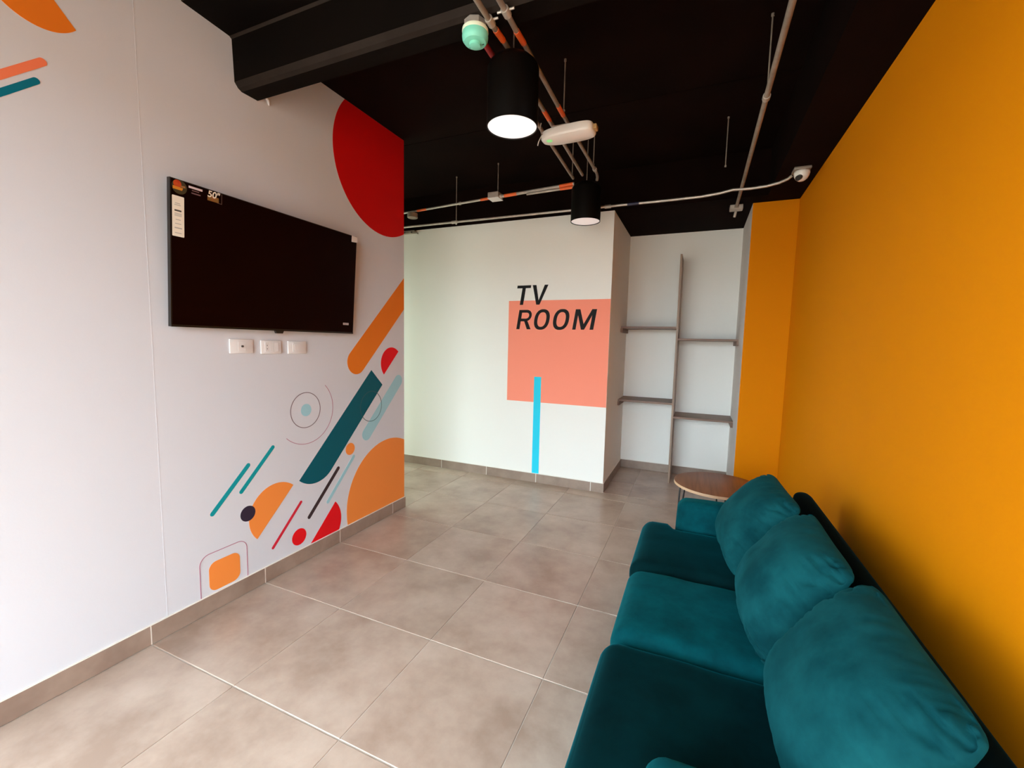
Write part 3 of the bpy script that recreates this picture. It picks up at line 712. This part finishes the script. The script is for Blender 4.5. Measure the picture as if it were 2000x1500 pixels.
tube('cable', [(1.318, 2.36, 2.545), (1.309, 2.35, 2.575), (1.318, 2.34, 2.60)], 0.0028, M['steel_dull'], ap, 6)

sc_ = thing('security_camera', 'small white dome security camera in the corner above the orange wall', 'camera', (2.745, 3.49, H2))
box('base_box', 2.697, 2.797, 3.425, 3.525, H2 - 0.020, H2, M['steel_dull'], sc_, 0.006, 2)
def cam_dome():
    bm = bmesh.new(); n = 28; rings = []
    for s, z in ((0.046, H2 - 0.020), (0.047, H2 - 0.034), (0.043, H2 - 0.050), (0.033, H2 - 0.068), (0.018, H2 - 0.079), (0.004, H2 - 0.082)):
        rings.append([bm.verts.new((2.750 + s * math.cos(2 * math.pi * k / n), 3.475 + s * math.sin(2 * math.pi * k / n), z)) for k in range(n)])
    for i in range(len(rings) - 1):
        for k in range(n): bm.faces.new((rings[i][k], rings[i][(k + 1) % n], rings[i + 1][(k + 1) % n], rings[i + 1][k]))
    bm.faces.new(rings[0]); bm.faces.new(list(reversed(rings[-1])))
    from_bm('dome', bm, M['white_pl'], sc_, smooth=True)
cam_dome()
tube('lens', [(2.737, 3.448, H2 - 0.062), (2.722, 3.428, H2 - 0.075)], 0.017, M['tv_plastic'], sc_, 20)

# ------------------------------------------------------------------ niche shelves
sh = thing('niche_shelving', 'grey oak shelving with one tall upright and four staggered shelves in the niche', 'shelving', (1.985, 4.76, 0))
XU0, XU1 = 1.976, 1.994
box('upright', XU0, XU1, 4.572, YN - 0.008, 0, 2.29, M['upright'], sh, 0.0008, 1)
def shelf_board(x0, x1, z, side):
    s = box('shelf', x0, x1, 4.590, YN, z - 0.010, z + 0.010, M['shelf'], sh, 0.0008, 1)
    xc0, xc1 = (x0, x0 + 0.020) if side == 'l' else (x1 - 0.020, x1)
    box('cleat', xc0, xc1, 4.575, YN, z - 0.052, z - 0.010, M['shelf'], s, 0.0008, 1)
shelf_board(XB, XU0, 1.578, 'l'); shelf_board(XB, XU0, 0.812, 'l')
shelf_board(XU1, XN, 1.462, 'r'); shelf_board(XU1, XN, 0.676, 'r')

# ------------------------------------------------------------------ round side table
tb = thing('side_table', 'small round wooden side table with thin black legs behind the teal sofa', 'table', (2.362, 3.225, 0))
TXc, TYc, TR, TZ = 2.362, 3.225, 0.280, 0.45
lathe('table_top', [(TR - 0.002, TZ - 0.018), (TR - 0.001, TZ - 0.0005), (TR - 0.002, TZ)], TXc, TYc, M['table_top'], tb, 72)
lathe('edge_band', [(TR - 0.0015, TZ - 0.0185), (TR, TZ - 0.018), (TR, TZ - 0.0006), (TR - 0.0015, TZ - 0.0004)], TXc, TYc, M['table_edge'], tb, 72, False, False)
for k in range(3):
    a = math.radians(200 + 120 * k)
    bx_, by_ = TXc + 0.235 * math.cos(a), TYc + 0.235 * math.sin(a)
    px, py = -math.sin(a), math.cos(a)
    for s in (-1, 1):
        tube('leg', [(bx_ + s * 0.045 * px, by_ + s * 0.045 * py, TZ - 0.019), (bx_ + 0.03 * math.cos(a) + s * 0.006 * px, by_ + 0.03 * math.sin(a) + s * 0.006 * py, 0.004)], 0.0055, M['leg'], tb, 8)

# ------------------------------------------------------------------ sofa
def soft_box(name, x0, x1, y0, y1, z0, z1, m, parent=None, r=0.05, bulge=(0, 0, 0), seg=20, warp=None, wrinkle=0.0, seed=0):
    """rounded, slightly puffed upholstery block with an even grid"""
    bm = bmesh.new(); vm = {}
    hx, hy, hz = (x1 - x0) / 2, (y1 - y0) / 2, (z1 - z0) / 2; c = Vector(((x0 + x1) / 2, (y0 + y1) / 2, (z0 + z1) / 2))
    def vert(q):
        k = tuple(round(t, 5) for t in q)
        if k in vm: return vm[k]
        p = [q[0] * hx, q[1] * hy, q[2] * hz]; core = [max(-h + r, min(h - r, t)) for h, t in zip((hx, hy, hz), p)]
        d = Vector([a - b for a, b in zip(p, core)])
        if d.length > 1e-9: d = d.normalized() * r
        v = Vector(core) + d
        bx_ = bulge[0] * (1 - q[1] ** 2) * (1 - q[2] ** 2) * q[0]
        by_ = bulge[1] * (1 - q[0] ** 2) * (1 - q[2] ** 2) * q[1]
        bz_ = bulge[2] * (1 - q[0] ** 4) * (1 - q[1] ** 4) * q[2]
        v += Vector((bx_, by_, bz_)) + c
        if warp: v = warp(v)
        if wrinkle:
            nz = noise.noise(v * 9 + Vector((seed, 0, 0))); v += Vector((0, 0, 1)) * wrinkle * nz
        vm[k] = bm.verts.new(v); return vm[k]
    # grid denser toward the edges so the roundings are smooth
    ts = [math.sin((-1 + 2 * i / seg) * math.pi / 2) for i in range(seg + 1)]
    for ax in range(3):
        for s in (-1, 1):
            for i in range(seg):
                for j in range(seg):
                    quad = []
                    for (a, b) in ((i, j), (i + 1, j), (i + 1, j + 1), (i, j + 1)):
                        q = [0, 0, 0]; q[ax] = s; q[(ax + 1) % 3] = ts[a]; q[(ax + 2) % 3] = ts[b]; quad.append(vert(q))
                    bm.faces.new(quad)
    return from_bm(name, bm, m, parent, smooth=True)

SY0, SY1 = 0.745, 2.515
sofa = thing('sofa', 'teal velvet three seat sofa along the orange wall', 'sofa', (2.35, 1.63, 0))
soft_box('base', 2.01, 2.66, SY0 + 0.01, SY1 - 0.01, 0.09, 0.31, M['velvet'], sofa, 0.03)
for (x, y) in ((2.06, 0.82), (2.06, 2.44), (2.62, 0.82), (2.62, 2.44)):
    lathe('leg', [(0.016, 0.0), (0.026, 0.10)], x, y, M['leg'], sofa, 16)
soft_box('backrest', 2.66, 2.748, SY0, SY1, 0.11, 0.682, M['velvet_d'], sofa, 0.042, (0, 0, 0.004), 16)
for a0, a1 in ((SY0, 0.878), (2.385, SY1)):
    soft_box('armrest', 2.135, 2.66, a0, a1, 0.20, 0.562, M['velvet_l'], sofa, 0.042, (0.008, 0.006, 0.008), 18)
sm = lambda a, b, t: (lambda u: u * u * (3 - 2 * u))(max(0, min(1, (t - a) / (b - a))))
def t_far(v):
    k = 1 - sm(2.08, 2.13, v.x); return Vector((v.x, v.y + k * 0.085 * sm(2.18, 2.385, v.y), v.z))
def t_near(v):
    k = 1 - sm(2.08, 2.13, v.x); return Vector((v.x, v.y - k * 0.085 * sm(1.08, 0.878, v.y), v.z))
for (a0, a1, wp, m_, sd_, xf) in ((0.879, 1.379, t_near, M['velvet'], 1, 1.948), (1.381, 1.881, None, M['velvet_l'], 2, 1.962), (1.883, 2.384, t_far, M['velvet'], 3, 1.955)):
    s = soft_box('seat_cushion', xf, 2.655, a0, a1, 0.285, 0.425, m_, sofa, 0.062, (0, 0.0, 0.012), 28, wp, 0.004, sd_ * 7)

# ------------------------------------------------------------------ loose back cushions
def back_cushion(label, yc, w, seed, lean=31, xb=2.455, zb=0.415, h=0.41, th=0.115, yaw=0.0, m=None):
    N = 64; bm = bmesh.new()
    hw, hh = w / 2, h / 2
    la = math.radians(lean)
    V = Vector((math.sin(la), 0, math.cos(la))); U = Vector((math.sin(yaw), math.cos(yaw), 0)); Nn = V.cross(U).normalized()
    if Nn.x > 0: Nn = -Nn
    base = Vector((xb, yc, zb)); cen = base + V * hh
    def pt(i, j, side):
        u = math.sin((-1 + 2 * i / N) * math.pi / 2); v = math.sin((-1 + 2 * j / N) * math.pi / 2)
        # outline: edges drawn in slightly between the corners, corners rounded
        ru = u * (1 - 0.045 * (1 - v * v)) ; rv = v * (1 - 0.035 * (1 - u * u))
        k = (abs(u) ** 6 + abs(v) ** 6); cr = 1 - 0.075 * max(0, abs(u * v)) ** 6
        ru *= cr; rv *= cr
        t = th * ((1 - abs(u) ** 2.6) ** 0.52) * ((1 - abs(v) ** 2.6) ** 0.52)
        p = Vector((u * 3, v * 3, seed * 5.3 + side))
        t *= 1 + 0.10 * noise.noise(p * 0.7)
        # gathered creases running in from the side seams
        eu = sm(0.50, 0.93, abs(u)) * (1 - sm(0.97, 1.0, abs(u)))
        t -= 0.020 * eu * max(0.0, 1 - 4.5 * abs(noise.noise(Vector((u * 2.0 + v, v * 8 + seed, seed * 3.1)))))
        ev = sm(0.66, 0.97, abs(v)) * (1 - sm(0.97, 1.0, abs(v)))
        t -= 0.012 * ev * max(0.0, 1 - 4.5 * abs(noise.noise(Vector((u * 7 + seed, v * 1.5 + u, seed * 1.7)))))
        t = max(t, 0.0) + 0.003
        if side < 0: t *= 0.4
        q = cen + U * (ru * hw) + V * (rv * hh) + Nn * (t * side)
        # the filling sags towards the seat
        q += Nn * (0.020 * (1 - u * u) * (1 - v) * 0.5 if side > 0 else 0)
        return q
    grid = {}
    for side in (1, -1):
        for i in range(N + 1):
            for j in range(N + 1): grid[(i, j, side)] = bm.verts.new(pt(i, j, side))
        for i in range(N):
            for j in range(N): bm.faces.new((grid[(i, j, side)], grid[(i + 1, j, side)], grid[(i + 1, j + 1, side)], grid[(i, j + 1, side)]))
    rim = [(i, 0) for i in range(N)] + [(N, j) for j in range(N)] + [(i, N) for i in range(N, 0, -1)] + [(0, j) for j in range(N, 0, -1)]
    for k in range(len(rim)):
        a, b = rim[k], rim[(k + 1) % len(rim)]
        bm.faces.new((grid[a + (1,)], grid[b + (1,)], grid[b + (-1,)], grid[a + (-1,)]))
    o = from_bm('back_cushion', bm, m or M['velvet_c'], None, smooth=True)
    return tag(o, label, 'cushion', 'back cushions on the teal sofa')
back_cushion('teal velvet back cushion beside the far armrest and side table', 2.19, 0.53, 1, lean=30, xb=2.375, yaw=-0.06)
back_cushion('teal velvet back cushion in the middle of the sofa', 1.67, 0.53, 2, lean=30, xb=2.420)
back_cushion('teal velvet back cushion nearest the viewer on the sofa', 1.148, 0.54, 3, lean=31, xb=2.450)
